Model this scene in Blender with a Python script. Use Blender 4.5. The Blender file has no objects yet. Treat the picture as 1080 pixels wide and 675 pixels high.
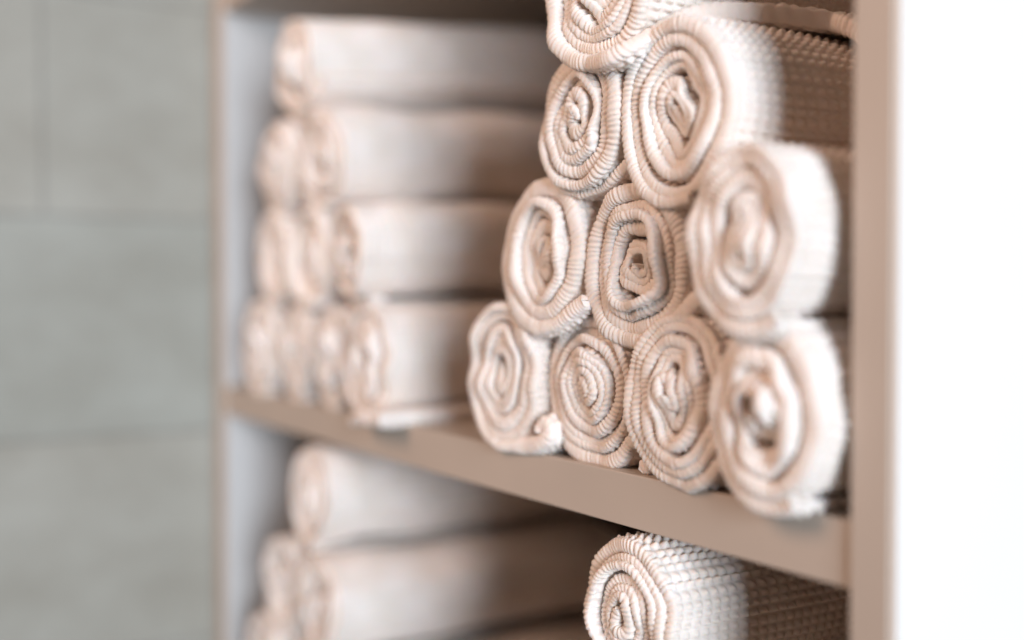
import bpy, math
import numpy as np
from mathutils import Vector, Matrix

scene = bpy.context.scene
COL = scene.collection
RAD = math.radians

# ------------------------------------------------------------------ render
scene.render.engine = 'CYCLES'
scene.view_settings.view_transform = 'Standard'
scene.view_settings.look = 'None'
scene.view_settings.gamma = 1
scene.view_settings.exposure = 0.0
scene.cycles.max_bounces = 10
scene.cycles.diffuse_bounces = 7
scene.cycles.use_denoising = True

# ------------------------------------------------------------------ nodes
def new_mat(name):
    m = bpy.data.materials.new(name); m.use_nodes = True
    nt = m.node_tree
    b = nt.nodes['Principled BSDF']
    return m, nt, b

def node(nt, kind, **kw):
    n = nt.nodes.new(kind)
    for k, v in kw.items():
        if k in n.inputs.keys(): n.inputs[k].default_value = v
        else: setattr(n, k, v)
    return n

def towel_material(name, col):
    m, nt, b = new_mat(name)
    L = nt.links.new
    tc = node(nt, 'ShaderNodeTexCoord')
    n1 = node(nt, 'ShaderNodeTexNoise', Scale=35.0, Detail=3.0)
    L(tc.outputs['Object'], n1.inputs['Vector'])
    r = node(nt, 'ShaderNodeValToRGB')
    r.color_ramp.elements[0].position = 0.3; r.color_ramp.elements[1].position = 0.7
    r.color_ramp.elements[0].color = (col[0]*0.93, col[1]*0.91, col[2]*0.88, 1)
    r.color_ramp.elements[1].color = (min(col[0]*1.04, .92), col[1]*1.04, col[2]*1.05, 1)
    L(n1.outputs['Fac'], r.inputs['Fac'])
    oi = node(nt, 'ShaderNodeObjectInfo')
    mr = node(nt, 'ShaderNodeMapRange'); L(oi.outputs['Random'], mr.inputs['Value'])
    mr.inputs['To Min'].default_value = 0.93; mr.inputs['To Max'].default_value = 1.03
    vm = node(nt, 'ShaderNodeVectorMath', operation='SCALE'); L(r.outputs['Color'], vm.inputs[0]); L(mr.outputs[0], vm.inputs['Scale'])
    L(vm.outputs[0], b.inputs['Base Color'])
    b.inputs['Roughness'].default_value = 0.92
    b.inputs['Specular IOR Level'].default_value = 0.15
    b.inputs['Sheen Weight'].default_value = 0.25
    b.inputs['Sheen Roughness'].default_value = 0.5
    b.inputs['Sheen Tint'].default_value = (1, 0.95, 0.9, 1)
    b.inputs['Subsurface Weight'].default_value = 0.35
    b.inputs['Subsurface Radius'].default_value = (1.0, 0.62, 0.42)
    b.inputs['Subsurface Scale'].default_value = 0.0022
    # loose yarn fuzz
    n2 = node(nt, 'ShaderNodeTexNoise', Scale=1500.0, Detail=2.0)
    L(tc.outputs['Object'], n2.inputs['Vector'])
    n3 = node(nt, 'ShaderNodeTexNoise', Scale=320.0, Detail=3.0)
    L(tc.outputs['Object'], n3.inputs['Vector'])
    ad = node(nt, 'ShaderNodeMath', operation='ADD')
    L(n2.outputs['Fac'], ad.inputs[0]); L(n3.outputs['Fac'], ad.inputs[1])
    bp = node(nt, 'ShaderNodeBump', Strength=0.5, Distance=0.0005)
    L(ad.outputs[0], bp.inputs['Height'])
    L(bp.outputs['Normal'], b.inputs['Normal'])
    return m

TOWEL = towel_material('towel_cotton', (0.86, 0.79, 0.74))

def paint_material(name, col, rough=0.5, var=0.03):
    m, nt, b = new_mat(name)
    L = nt.links.new
    tc = node(nt, 'ShaderNodeTexCoord')
    n1 = node(nt, 'ShaderNodeTexNoise', Scale=9.0, Detail=4.0)
    L(tc.outputs['Object'], n1.inputs['Vector'])
    r = node(nt, 'ShaderNodeValToRGB')
    r.color_ramp.elements[0].position = 0.3; r.color_ramp.elements[1].position = 0.7
    r.color_ramp.elements[0].color = tuple(c*(1-var) for c in col) + (1,)
    r.color_ramp.elements[1].color = tuple(c*(1+var) for c in col) + (1,)
    L(n1.outputs['Fac'], r.inputs['Fac']); L(r.outputs['Color'], b.inputs['Base Color'])
    b.inputs['Roughness'].default_value = rough
    n2 = node(nt, 'ShaderNodeTexNoise', Scale=600.0, Detail=2.0)
    L(tc.outputs['Object'], n2.inputs['Vector'])
    bp = node(nt, 'ShaderNodeBump', Strength=0.25, Distance=0.0003)
    L(n2.outputs['Fac'], bp.inputs['Height']); L(bp.outputs['Normal'], b.inputs['Normal'])
    return m

TAUPE = paint_material('taupe_lacquer', (0.50, 0.425, 0.36))
INNER = paint_material('lit_inner_tone', (0.55, 0.54, 0.53))  # paler than the taupe: window light on the left inner face, put into colour
WHITE = paint_material('white_lacquer', (0.90, 0.88, 0.85), 0.45, 0.01)

BACK = paint_material('back_board_shade_tone', (0.09, 0.075, 0.065))  # dark colour stands in for deep interior shade and cuts the bounce

def tile_material():
    m, nt, b = new_mat('stone_tile')
    L = nt.links.new
    tc = node(nt, 'ShaderNodeTexCoord')
    sp = node(nt, 'ShaderNodeSeparateXYZ'); L(tc.outputs['Object'], sp.inputs[0])
    # brick pattern on the (Y, Z) plane: joints at z = 0.198, -0.056 ...
    ay = node(nt, 'ShaderNodeMath', operation='ADD'); L(sp.outputs['Y'], ay.inputs[0]); ay.inputs[1].default_value = 4*0.5 + 0.4425
    az = node(nt, 'ShaderNodeMath', operation='ADD'); L(sp.outputs['Z'], az.inputs[0]); az.inputs[1].default_value = 0.254*8 + 0.056
    cb = node(nt, 'ShaderNodeCombineXYZ'); L(ay.outputs[0], cb.inputs['X']); L(az.outputs[0], cb.inputs['Y'])
    br = node(nt, 'ShaderNodeTexBrick')
    br.offset = 0.5; br.offset_frequency = 3; br.squash = 1
    for k, v in {'Scale': 1.0, 'Mortar Size': 0.0022, 'Mortar Smooth': 0.3, 'Bias': 0.0, 'Brick Width': 0.5, 'Row Height': 0.254}.items():
        br.inputs[k].default_value = v
    br.inputs['Color1'].default_value = (0.325, 0.332, 0.297, 1)
    br.inputs['Color2'].default_value = (0.345, 0.335, 0.293, 1)
    br.inputs['Mortar'].default_value = (0.245, 0.24, 0.215, 1)
    L(cb.outputs[0], br.inputs['Vector'])
    mp = node(nt, 'ShaderNodeMapping'); mp.inputs['Scale'].default_value = (1, 1, 1.4)
    L(tc.outputs['Object'], mp.inputs['Vector'])
    nz = node(nt, 'ShaderNodeTexNoise', Scale=7.0, Detail=6.0, Roughness=0.6); L(mp.outputs[0], nz.inputs['Vector'])
    r = node(nt, 'ShaderNodeValToRGB')
    r.color_ramp.elements[0].position = 0.3; r.color_ramp.elements[1].position = 0.72
    r.color_ramp.elements[0].color = (0.82, 0.80, 0.77, 1); r.color_ramp.elements[1].color = (1.08, 1.09, 1.10, 1)
    L(nz.outputs['Fac'], r.inputs['Fac'])
    mx = node(nt, 'ShaderNodeMix', data_type='RGBA', blend_type='MULTIPLY'); mx.inputs['Factor'].default_value = 1
    L(br.outputs['Color'], mx.inputs['A']); L(r.outputs['Color'], mx.inputs['B'])
    L(mx.outputs['Result'], b.inputs['Base Color'])
    b.inputs['Roughness'].default_value = 0.6
    inv = node(nt, 'ShaderNodeMath', operation='SUBTRACT'); inv.inputs[0].default_value = 1.0; L(br.outputs['Fac'], inv.inputs[1])
    ml = node(nt, 'ShaderNodeMath', operation='MULTIPLY_ADD'); L(nz.outputs['Fac'], ml.inputs[0]); ml.inputs[1].default_value = 0.25; L(inv.outputs[0], ml.inputs[2])
    bp = node(nt, 'ShaderNodeBump', Strength=0.6, Distance=0.002)
    L(ml.outputs[0], bp.inputs['Height']); L(bp.outputs['Normal'], b.inputs['Normal'])
    return m
TILE = tile_material()

# ------------------------------------------------------------------ objects
def empty(name, loc, label, cat, group=None):
    o = bpy.data.objects.new(name, None); COL.objects.link(o)
    o.location = loc; o.empty_display_size = 0.02
    o['label'] = label; o['category'] = cat
    if group: o['group'] = group
    return o

def box(name, x0, x1, y0, y1, z0, z1, mat, parent=None, bevel=0.0008):
    import bmesh
    bm = bmesh.new()
    bmesh.ops.create_cube(bm, size=1)
    for v in bm.verts:
        v.co = Vector(((x0+x1)/2 + v.co.x*(x1-x0), (y0+y1)/2 + v.co.y*(y1-y0), (z0+z1)/2 + v.co.z*(z1-z0)))
    if bevel:
        bmesh.ops.bevel(bm, geom=bm.edges[:], offset=bevel, segments=3, affect='EDGES', profile=0.5)
    me = bpy.data.meshes.new(name); bm.to_mesh(me); bm.free()
    me.materials.append(mat)
    for p in me.polygons: p.use_smooth = False
    o = bpy.data.objects.new(name, me); COL.objects.link(o)
    if parent: o.parent = parent
    return o

# ---- shelving unit
D = 0.37
cab = empty('shelving_unit', (0, 0, 0), 'open taupe shelving unit with white outer side holding the rolled towels', 'shelf unit')
box('side_panel', -0.034, 0.0, 0.0, D, -0.80, 0.62, TAUPE, cab)
box('side_panel', 0.95, 0.9735, 0.0, D, -0.80, 0.62, TAUPE, cab)
box('outer_side_panel', 0.974, 0.9775, 0.0015, D, -0.80, 0.62, WHITE, cab, 0.0004)
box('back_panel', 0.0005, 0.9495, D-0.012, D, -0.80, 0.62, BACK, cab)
for z1 in (0.475, 0.0, -0.345):
    box('shelf', 0.0005, 0.9495, 0.003, D-0.0125, z1-0.033, z1, TAUPE, cab)
box('lit_inner_skin', 0.0004, 0.0024, 0.0025, D-0.0125, 0.0005, 0.4415, INNER, cab, 0)  # added thin sheet carrying the window-lit tone of the left side panel
box('lit_inner_skin', 0.0004, 0.0024, 0.0025, D-0.0125, -0.3445, -0.0335, INNER, cab, 0)  # same added sheet with painted-in light, lower compartment

wall = box('wall', -0.08, -0.040, -1.4, D+0.1, -0.9, 0.9, TILE, None, 0)
wall['kind'] = 'structure'

# ------------------------------------------------------------------ towels
def smooth_noise(rng, n, freq):
    """sum of random plane waves, returns f(x, z)"""
    k = rng.normal(size=(n, 2)); k /= np.linalg.norm(k, axis=1)[:, None]
    k *= freq * rng.uniform(0.6, 1.5, size=(n, 1))
    ph = rng.uniform(0, 6.283, n); a = rng.uniform(0.5, 1, n); a /= a.sum()*0.6
    def f(x, z):
        s = 0
        for i in range(n): s = s + a[i]*np.sin(k[i, 0]*x + k[i, 1]*z + ph[i])
        return s
    return f

def catmull(P, m=14):
    P = np.array(P, float)
    Q = np.vstack([2*P[0]-P[1], P, 2*P[-1]-P[-2]])
    out = []
    for i in range(1, len(Q)-2):
        p0, p1, p2, p3 = Q[i-1], Q[i], Q[i+1], Q[i+2]
        for t in np.linspace(0, 1, m, endpoint=False):
            out.append(0.5*((2*p1)+(-p0+p2)*t+(2*p0-5*p1+4*p2-p3)*t*t+(-p0+3*p1-3*p2+p3)*t**3))
    out.append(Q[-2])
    return np.array(out)

def resample(P, ds):
    d = np.r_[0, np.cumsum(np.linalg.norm(np.diff(P, axis=0), axis=1))]
    n = max(int(d[-1]/ds), 8)
    s = np.linspace(0, d[-1], n)
    return np.c_[np.interp(s, d, P[:, 0]), np.interp(s, d, P[:, 1])], s

def blur1(a, k):
    if k < 2: return a
    ker = np.hanning(2*k+1); ker /= ker.sum()
    return np.convolve(np.pad(a, k, mode='edge'), ker, mode='valid')

def bump_abs(x, e):
    return np.abs(np.sin(np.pi*x))**e

def towel(name, label, group, X, Z, Y, W, H, seed, T=0.009, inner=0.6, tilt=0.0, end=262, tail=None,
          length=0.345, ds=0.0007, lipn=9, messy=1.0, dome=0.0, pitch=0.0, yaw=0.0, vres=0.001, cat='towel',
          shape=2.15, tail_y=0.0, body_tilt=0.0, hole=0.10, pv=0.45, crumple=1.0, slump=0.0022, tail_len=0.012, tail_thin=1.0, tail_fwd=0.0):
    rng = np.random.default_rng(seed)
    h0 = T*0.5
    a, b = W/2-h0, H/2-h0
    N = min(a, b)/T*0.98
    th1 = RAD(end); th0 = th1 - 2*math.pi*N
    n = 6000
    t = np.linspace(0, 1, n)
    rho = hole + (1-hole)*np.clip(t + pv/(2.33*N)*(np.sin(2*math.pi*0.37*N*t+seed)-math.sin(seed)*(1-t)-math.sin(2*math.pi*.37*N+seed)*t), 0, 1)
    th = th0 + (th1-th0)*t
    c, s = np.cos(th), np.sin(th)
    r = (np.abs(c)**shape + np.abs(s)**shape)**(-1/shape)
    kx = inner + (1-inner)*rho**0.8
    kz = 1 + (1-inner)*0.18*(1-rho)
    x = a*rho*kx*r*c; z = b*rho*kz*r*s
    ang = RAD(tilt)*(1-rho)**0.7 + RAD(body_tilt)
    x, z = x*np.cos(ang)-z*np.sin(ang), x*np.sin(ang)+z*np.cos(ang)
    # crumple: one smooth warp of the plane, so neighbouring layers follow one another
    f1, f2 = smooth_noise(rng, 5, 75), smooth_noise(rng, 5, 75)
    g1, g2 = smooth_noise(rng, 6, 150), smooth_noise(rng, 6, 150)
    rr = np.sqrt((x/a)**2+(z/b)**2)
    wl = np.clip(1.15-rr, 0.0, 1)
    x = x + messy*(0.0022*f1(x, z)*np.clip(1.3-rr, 0, 1) + 0.0014*g1(x, z)*wl)
    z = z + messy*(0.0022*f2(x, z)*np.clip(1.3-rr, 0, 1) + 0.0014*g2(x, z)*wl)
    q1, q2 = smooth_noise(rng, 6, 240), smooth_noise(rng, 6, 240)
    w2 = np.exp(-(rr/0.5)**2)*crumple
    x, z = x + 0.0036*q1(x, z)*w2, z + 0.0036*q2(x, z)*w2
    P = np.c_[x, z]
    n_sp = None
    P, s1 = resample(P, ds)
    n_sp = len(P)
    if tail is not None:
        p0 = P[-1]; tdir = (P[-1]-P[-12]); tdir /= np.linalg.norm(tdir)
        tl = catmull([p0, p0+tdir*0.007] + [np.array(q) for q in tail])
        tl, _ = resample(tl, ds)
        P = np.vstack([P, tl[1:]])
    P, S = resample(P, ds)
    n = len(P)
    i_split = int(n_sp/(n_sp+0.0)*0) if tail is None else int(np.argmin(np.linalg.norm(P - p0, axis=1) + (np.arange(n) < n*0.6)*1.0))
    k = max(int(0.0035/ds), 1)
    P = np.c_[blur1(P[:, 0], k), blur1(P[:, 1], k)]
    Tn = np.gradient(P, axis=0); Tn /= np.linalg.norm(Tn, axis=1)[:, None]+1e-12
    Nn = np.c_[Tn[:, 1], -Tn[:, 0]]        # outward for a counter-clockwise spiral
    # local half thickness from the distance to the neighbouring turn
    st = max(int(0.0014/ds), 1)
    Q = P[::st]; sq = np.arange(len(P))[::st]*ds
    dmin = np.full(len(Q), 9.0)
    for i in range(len(Q)):
        dd = np.linalg.norm(Q-Q[i], axis=1)
        dd[np.abs(sq-sq[i]) < T*2.3] = 9
        dmin[i] = dd.min()
    hq = np.clip(dmin*0.5, 0.0012, h0*1.4)
    hq = blur1(hq, max(int(0.004/(ds*st)), 1))
    h = np.interp(np.arange(n), np.arange(n)[::st], hq)*1.10
    # round the two ends of the strip
    e = np.arange(n)*ds; el = np.minimum(e, e[::-1])
    cap = np.sqrt(np.clip(1-(1-np.clip(el/0.004, 0, 1))**2, 0.0004, 1))
    if tail is not None: h[i_split:] *= 1-(1-tail_thin)*np.clip((np.arange(n)[i_split:]-i_split)*ds/0.02, 0, 1)
    h = h*cap
    # how far forward each bit of the folded edge stands
    turn = np.interp(np.arange(n), [0, n-1], [0, N])
    fy, fz = smooth_noise(rng, 5, 60), smooth_noise(rng, 4, 150)
    lay = rng.normal(size=int(N)+4)
    rr = np.sqrt((P[:, 0]/a)**2+(P[:, 1]/b)**2)
    yf = 0.0030*fy(P[:, 0], P[:, 1])*np.clip(1.2-rr*0.6, 0, 1) + 0.0016*fz(P[:, 0], P[:, 1])
    yf += messy*0.0032*blur1(np.interp(turn, np.arange(len(lay)), lay), max(int(0.02/ds), 1))
    yf += 0.006*np.clip(1-rr, 0, 1)*dome + crumple*0.0045*q1(P[:, 0]*.7+1, P[:, 1]*.7)*np.exp(-(rr/0.55)**2)
    if tail is not None:
        yf[i_split:] += tail_y*np.clip((np.arange(n)[i_split:]-i_split)*ds/tail_len, 0, 1)**3.4 + tail_fwd*np.sin(math.pi*np.clip((np.arange(n)[i_split:]-i_split)*ds/0.055, 0, 1))
        tw = np.clip((np.arange(n)[i_split:]-i_split)*ds/0.02, 0, 1)
    # rows of the cross-section
    phs = np.linspace(0, math.pi, lipn)
    outer_v = np.arange(0.024, 0.0005, -max(vres, 0.0008))
    inner_v = np.arange(0.0015, 0.017, 0.0022)
    jit = blur1(rng.normal(size=n), int(0.006/ds)); jit = jit/(jit.std()+1e-9)*0.22
    an = blur1(rng.normal(size=n), int(0.005/ds)); amp = np.clip(1.0+0.28*an/(an.std()+1e-9), 0.35, 1.7)
    U = np.arange(n)*ds
    PR, PU, PV = 0.0034, 0.0056, 0.0078
    def rib(ph):
        return (bump_abs(U/PR + jit + 0.75*ph/math.pi, 0.75)-0.55)*0.00128*amp
    def waf(v):
        return (bump_abs(U/PU + jit*0.4, 1.5)*bump_abs(v/PV+0.15, 1.5)-0.3)*0.0029*amp
    body = smooth_noise(rng, 5, 38)
    bodys = smooth_noise(rng, 4, 20)
    ptw = 0.010*math.tan(RAD(0))
    rows = []
    def side(sign, v, full=1.0):
        w = np.clip((v-0.0005)/0.0032, 0, 1)
        d = rib(0 if sign > 0 else math.pi)*(1-w) + waf(v + 0.0035*body(U*1.3+3, v*1.5))*w
        if v > 0.02: d = d + slump*full*body(U, v)*np.clip((v-0.02)/0.03, 0, 1)*np.clip(el/0.02, 0, 1)
        q = P + Nn*(sign*h + sign*d*np.clip(h/h0, 0.15, 1))[:, None]
        return np.c_[q[:, 0], yf+h*0.9+v, q[:, 1]]
    for v in outer_v: rows.append(side(1, v))
    for ph in phs:
        d = rib(ph)*np.clip(h/h0, 0.15, 1)
        off = (h+d)*math.cos(ph)
        q = P + Nn*off[:, None]
        rows.append(np.c_[q[:, 0], yf + h*0.9 - (h*0.58+d)*math.sin(ph)**0.8, q[:, 1]])
    for v in inner_v: rows.append(side(-1, v))
    rows = np.array(rows)                    # (R, n, 3)
    R = len(rows)
    verts = rows.reshape(-1, 3)
    I = np.arange(n-1)
    faces = []; fu = []
    for j in range(R-1):
        A = j*n+I
        faces.append(np.c_[A, A+1, A+1+n, A+n]); fu.append(I)
    # the long side of the outermost turn (and of the loose end)
    L_last = 2*math.pi/ (2*math.pi*N) * 1.0
    ilast = np.searchsorted(turn, N-1.12*N/max(N, 1.12)) if N > 1.2 else 0
    if tail is not None:
        # turn was scaled over the tail as well: count back one circumference instead
        circ = math.pi*(a+b)*1.12
        ilast = max(i_split-int(circ/ds), 0)
    else:
        ilast = max(n-int(math.pi*(a+b)*1.12/ds), 0)
    vs = np.concatenate([np.arange(0.024+max(vres, .0008), 0.215, vres*1.25), np.arange(0.22, length, 0.005)])
    m = n-ilast
    base = len(verts)
    idx0 = np.arange(ilast, n)               # first row of the short sheet (v = 0.024)
    prev = idx0; add = []
    for kk, v in enumerate(vs):
        row = side(1, v)[ilast:]
        cur = base+kk*m+np.arange(m)
        add.append(row)
        faces.append(np.c_[cur[:-1], cur[1:], prev[1:], prev[:-1]]); fu.append(idx0[:-1])
        prev = cur
    # inner face of a loose end runs back as well
    verts = np.vstack([verts]+add)
    if tail is not None:
        base2 = len(verts); it = i_split; m2 = n-it
        prev = (R-1)*n+np.arange(it, n); add = []
        vs2 = np.concatenate([np.arange(0.02, 0.06, 0.004), np.arange(0.07, length, 0.02)])
        for kk, v in enumerate(vs2):
            add.append(side(-1, v)[it:])
            cur = base2+kk*m2+np.arange(m2)
            faces.append(np.c_[prev[:-1], prev[1:], cur[1:], cur[:-1]]); fu.append(np.arange(it, n-1))
            prev = cur
        verts = np.vstack([verts]+add)
    faces = np.vstack(faces); fu = np.concatenate(fu)
    if ds < 0.0008:
        # loose yarn ends standing off the folded edge and the outer side
        nf = 2600
        front = rng.choice(np.arange(len(outer_v)-6, len(outer_v)+lipn), nf)*n + rng.integers(10, n-10, nf)
        sidev = rng.integers(len(rows.reshape(-1, 3)), len(rows.reshape(-1, 3))+m*60, nf//2)
        src = np.concatenate([front, sidev]); k_ = np.concatenate([front % n, ilast+(sidev-base) % m]); k_ = np.clip(k_, 0, n-1)
        p0_ = verts[src]
        radial = np.c_[p0_[:, 0], np.zeros(len(p0_)), p0_[:, 2]]; radial /= np.linalg.norm(radial, axis=1)[:, None]+1e-9
        fwd = np.zeros_like(p0_); fwd[:len(front), 1] = -1.0
        dr = radial*0.6+fwd*0.7+rng.normal(size=p0_.shape)*0.55; dr /= np.linalg.norm(dr, axis=1)[:, None]
        dr2 = dr+rng.normal(size=p0_.shape)*0.6; dr2 /= np.linalg.norm(dr2, axis=1)[:, None]
        ln = rng.uniform(0.0004, 0.0013, len(p0_))[:, None]
        wd = np.cross(dr, rng.normal(size=p0_.shape)); wd /= np.linalg.norm(wd, axis=1)[:, None]+1e-9; wd *= 0.00004
        p1_ = p0_+dr*ln; p2_ = p1_+dr2*ln
        bb = len(verts); q = len(p0_)
        verts = np.vstack([verts, p0_-wd, p0_+wd, p1_-wd, p1_+wd, p2_-wd*.4, p2_+wd*.4])
        a0 = bb+np.arange(q)
        faces = np.vstack([faces, np.c_[a0, a0+q, a0+3*q, a0+2*q], np.c_[a0+2*q, a0+3*q, a0+5*q, a0+4*q]])
        fu = np.concatenate([fu, k_, k_])
    # origin at the base of the roll
    verts[:, 2] += H/2
    def make(nm, F):
        used = np.unique(F); remap = np.zeros(len(verts), int); remap[used] = np.arange(len(used))
        V = verts[used].astype(np.float32); F = remap[F]
        me = bpy.data.meshes.new(nm)
        me.vertices.add(len(V)); me.vertices.foreach_set('co', V.ravel())
        me.loops.add(len(F)*4); me.loops.foreach_set('vertex_index', F.ravel().astype(np.int32))
        me.polygons.add(len(F)); me.polygons.foreach_set('loop_start', (np.arange(len(F))*4).astype(np.int32))
        me.polygons.foreach_set('use_smooth', np.ones(len(F), bool))
        me.update(calc_edges=True); me.validate()
        me.materials.append(TOWEL)
        return me
    rot = (RAD(pitch), 0, RAD(yaw))
    if tail is None:
        o = bpy.data.objects.new(name, make(name, faces)); COL.objects.link(o)
        o['label'] = label; o['category'] = cat; o['group'] = group
    else:
        o = empty(name, (0, 0, 0), label, cat, group)
        main = fu < i_split
        for nm, F in (('roll', faces[main]), ('loose_end', faces[~main])):
            c_ = bpy.data.objects.new(nm, make(nm, F)); COL.objects.link(c_); c_.parent = o
    o.location = (X, Y, Z-H/2)
    o.rotation_euler = rot
    return o

GR = 'rolled waffle towels piled at the right of the upper compartment'
K = dict(name='rolled_towel', group=GR)
towel(label='slightly blurred roll at the left end of the front pile\'s bottom row', X=0.6315, Z=.0535, Y=-0.003, W=0.096, H=.109, seed=11, T=.0080, inner=.45, tilt=-8, end=262,
      tail=[(.032, -.0485), (.050, -.045), (.059, -.038), (.053, -.032), (.046, -.037)], dome=.6, messy=.6, **K)
towel(label='tightly wound sharp roll, second from the left in the front pile\'s bottom row', X=0.727, Z=.0490, Y=0.006, W=0.105, H=.101, seed=22, T=.0066, crumple=.5, inner=.85, tilt=5, end=275,
      tail=[(.028, -.042), (.040, -.030), (.052, -.030), (.059, -.040), (.052, -.046)], messy=.7, hole=.06, **K)
towel(label='roll with two upright folds at its centre, third in the front pile\'s bottom row', X=0.824, Z=.0505, Y=-0.005, W=0.103, H=.106, seed=35, T=.0074, crumple=1.4, inner=.42, tilt=6, end=272,
      tail=[(.026, -.042), (.037, -.033), (.046, -.036), (.049, -.0455)], messy=1.3, dome=-1.2, **K)
towel(label='very blurred roll standing on the shelf against the right upright', X=0.9075, Z=.0485, Y=-0.016, W=0.082, H=.102, seed=43, T=.0082, crumple=1.5, inner=.7, tilt=10, end=300, messy=1.3, dome=-1.6, ds=.0009, **K)
towel(label='roll with a slanting hairpin fold at its centre, left in the second row', X=0.684, Z=.1375, Y=-0.005, W=0.103, H=.107, seed=52, T=.0084, inner=.38, tilt=14, end=258,
      tail=[(.020, -.047), (.038, -.038), (.052, -.031)], tail_thin=.8, messy=.9, body_tilt=4, **K)
towel(label='sharp roll with a crumpled centre, middle of the front pile\'s second row', X=0.781, Z=.1295, Y=-0.001, W=0.103, H=.103, seed=63, T=.0074, crumple=1.3, inner=.72, tilt=10, end=270,
      tail=[(.022, -.045), (.040, -.033), (.054, -.022), (.064, -.018)], messy=1.2, **K)
towel(label='large blurred roll pushed furthest forward, beside the upright in the second row', X=0.9000, Z=.1405, Y=-0.024, W=0.096, H=.106, seed=75, T=.0078, crumple=.9, hole=.04, inner=.30, tilt=3, end=300, messy=.3, dome=-.4, shape=2.0, **K)
towel(label='roll with an open loop at its centre, left one directly under the topmost roll', X=0.727, Z=.2230, Y=-0.004, W=0.101, H=.101, seed=85, T=.0080, inner=.55, tilt=-14, end=262,
      tail=[(.020, -.046), (.036, -.039), (.048, -.032)], tail_thin=.7, messy=1.1, dome=-.9, **K)
towel(label='roll with a long sunlit waffle side, right one directly under the topmost roll', X=0.822, Z=.2150, Y=-0.004, W=0.098, H=.112, seed=96, T=.0070, inner=.6, tilt=9, end=285, messy=1.1, dome=-.3, body_tilt=5, **K)
towel(label='topmost roll of the front pile, its loose end draped to the right', X=0.758, Z=.3010, Y=-0.012, W=0.106, H=.103, seed=107, T=.0076, inner=.7, tilt=0, end=262,
      tail=[(.022, -.0500), (.034, -.0450), (.044, -.034), (.058, -.0250), (.078, -.0250), (.098, -.031), (.113, -.044), (.121, -.064)], messy=.9, tail_y=.11, tail_len=.105, tail_thin=.9, tail_fwd=-.010, **K)

# ---- lower compartment, right
GL = 'rolled waffle towels piled at the right of the lower compartment'
K = dict(name='rolled_towel', group=GL)
towel(label='sharp roll just under the middle shelf, cut by the bottom of the photo', X=0.778, Z=-.0870, Y=-0.003, W=0.094, H=.101, seed=118, T=.0066, crumple=.4, inner=.8, tilt=0, end=275, messy=1.0, dome=-.3, **K)
lo = dict(ds=.0016, lipn=6, vres=.003)
for i, (x, z, w) in enumerate([(.735, -.190, .1), (.835, -.190, .1), (.69, -.2945, .1), (.79, -.2945, .1), (.89, -.2945, .1)]):
    towel(label='plain rolled towel below the sharp roll of the lower compartment, in its supporting pile', X=x, Z=z, Y=0, W=w, H=.101, seed=130+i, end=290, **lo, **K)

# ---- upper compartment, left
GU = 'blurred rolled towels piled at the left of the upper compartment'
K = dict(name='rolled_towel', group=GU)
mid = dict(ds=.0011, lipn=7, vres=.0016)
far = [
 ('rightmost roll of the far pile\'s bottom row, its loose end overhanging the edge', .406, .0500, -.004, .088, .100, [(.025, -.0455), (.048, -.0450), (.070, -.0445)], .5),
 ('third roll from the left in the far pile\'s bottom row', .312, .0500, 0, .084, .100, None, .5),
 ('second roll from the left in the far pile\'s bottom row', .220, .0500, .002, .086, .101, None, .6),
 ('leftmost roll of the far pile, standing on the shelf beside the left upright', .118, .0505, 0, .096, .101, None, .5),
 ('rightmost of the three rolls in the far pile\'s second row', .364, .1460, .002, .092, .093, None, .4),
 ('middle of the three rolls in the far pile\'s second row', .265, .1465, 0, .090, .094, None, .6),
 ('leftmost of the three rolls in the far pile\'s second row', .165, .1480, .004, .094, .095, None, .6),
 ('right-hand roll of the pair under the far pile\'s top roll', .296, .2400, 0, .096, .095, None, .5),
 ('left-hand roll of the pair under the far pile\'s top roll', .190, .2420, .002, .094, .093, None, .7),
 ('single roll on top of the far pile, close under the upper shelf', .243, .3360, 0, .098, .097, [(.026, -.041), (.044, -.030), (.056, -.018)], .5),
]
for i, (lb, x, z, y, w, h, tl, inn) in enumerate(far):
    towel(label=lb, X=x, Z=z, Y=y, W=w+.016, H=h+.008, slump=.0045, messy=1.7, seed=200+i*7, T=.0085, crumple=1.6, inner=inn, tilt=(-1)**i*6, end=262 if tl else 290, tail=tl,
          tail_y=-.018 if i == 0 else 0, pitch=0 if z < .1 else 1.7 if z < .2 else 3.4 if z < .3 else 5.0, **mid, **K)

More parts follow.
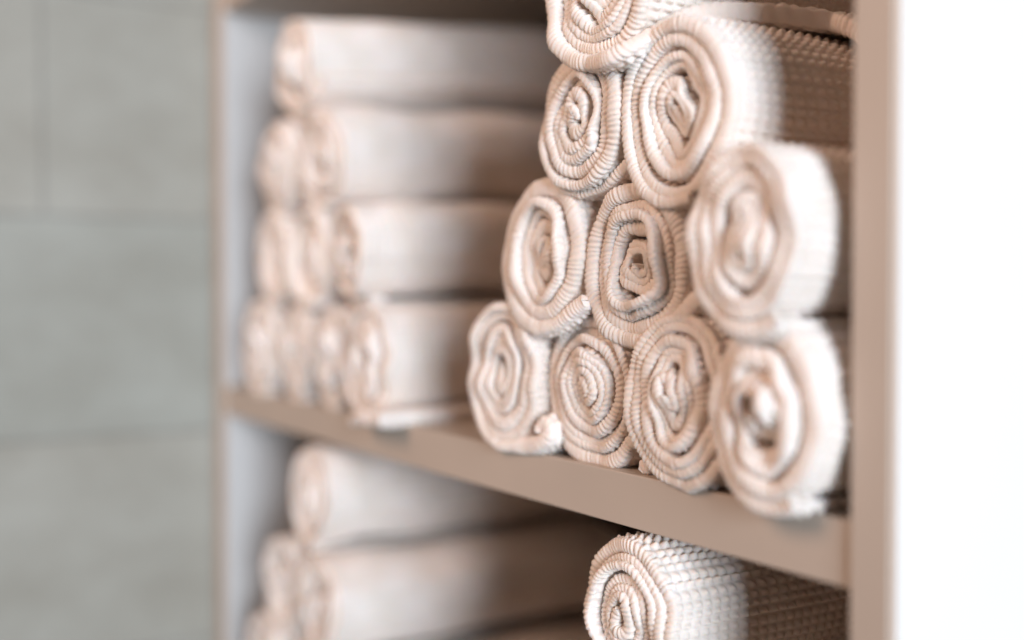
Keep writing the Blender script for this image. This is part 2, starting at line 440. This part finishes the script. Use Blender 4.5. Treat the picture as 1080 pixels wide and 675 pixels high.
# ---- lower compartment, left
GM = 'blurred rolled towels piled at the left of the lower compartment'
K = dict(name='rolled_towel', group=GM)
low = [
 ('top roll of the lower left pile, close under the middle shelf', .262, -.0920, 0, .098, .104),
 ('right-hand roll under the top roll of the lower left pile', .300, -.1930, -.004, .104, .102),
 ('left-hand roll under the top roll of the lower left pile', .196, -.1940, 0, .100, .102),
 ('rolled towel in the bottom row of the lower left pile', .335, -.2945, 0, .100, .101),
 ('rolled towel in the bottom row of the lower left pile', .234, -.2945, 0, .100, .101),
 ('rolled towel in the bottom row of the lower left pile', .133, -.2945, 0, .100, .101)]
for i, (lb, x, z, y, w, h) in enumerate(low):
    towel(label=lb, X=x, Z=z, Y=y, W=w+.012, H=h+.006, slump=.0045, messy=1.5, seed=300+i*7, T=.0085, crumple=1.6, inner=.55, tilt=5, end=290, **(mid if i < 3 else lo), **K)

# ------------------------------------------------------------------ light
w = bpy.data.worlds.new('World'); scene.world = w; w.use_nodes = True
bg = w.node_tree.nodes['Background']
bg.inputs['Color'].default_value = (1.0, 0.76, 0.60, 1)
bg.inputs['Strength'].default_value = 0.06

def area(name, loc, target, sx, sy, power, col):
    l = bpy.data.lights.new(name, 'AREA'); l.shape = 'RECTANGLE'; l.size = sx; l.size_y = sy
    l.energy = power; l.color = col
    o = bpy.data.objects.new(name, l); COL.objects.link(o)
    o.location = loc
    d = Vector(target)-Vector(loc)
    o.rotation_euler = d.to_track_quat('-Z', 'Y').to_euler()
    return o
# window daylight from the right, just in front of the unit's front plane
az = RAD(16)
area('window_light', (.976+5*math.cos(az), -5*math.sin(az), .55), (.5, 0, .1), 1.7, 2.4, 370, (.84, .935, 1.04))
# warm room light from in front
area('room_light', (.25, -1.7, 1.15), (.5, 0, .1), 1.2, 1.0, 29, (1.0, .645, .475))

# ------------------------------------------------------------------ camera
cd = bpy.data.cameras.new('camera'); cam = bpy.data.objects.new('camera', cd); COL.objects.link(cam)
cd.sensor_width = 36; cd.lens = 36*1200/1080
cam.location = (1.3255, -.4294, .1117)
a = math.atan(756/1200)
v = Vector((-math.cos(a), math.sin(a), -math.tan(math.atan(29.5/1200))))
cam.rotation_euler = v.to_track_quat('-Z', 'Y').to_euler()
cd.clip_start = .01; cd.clip_end = 50
cd.dof.use_dof = True
cd.dof.focus_distance = .703
cd.dof.aperture_fstop = (cd.lens/1000)/.0285
scene.camera = cam
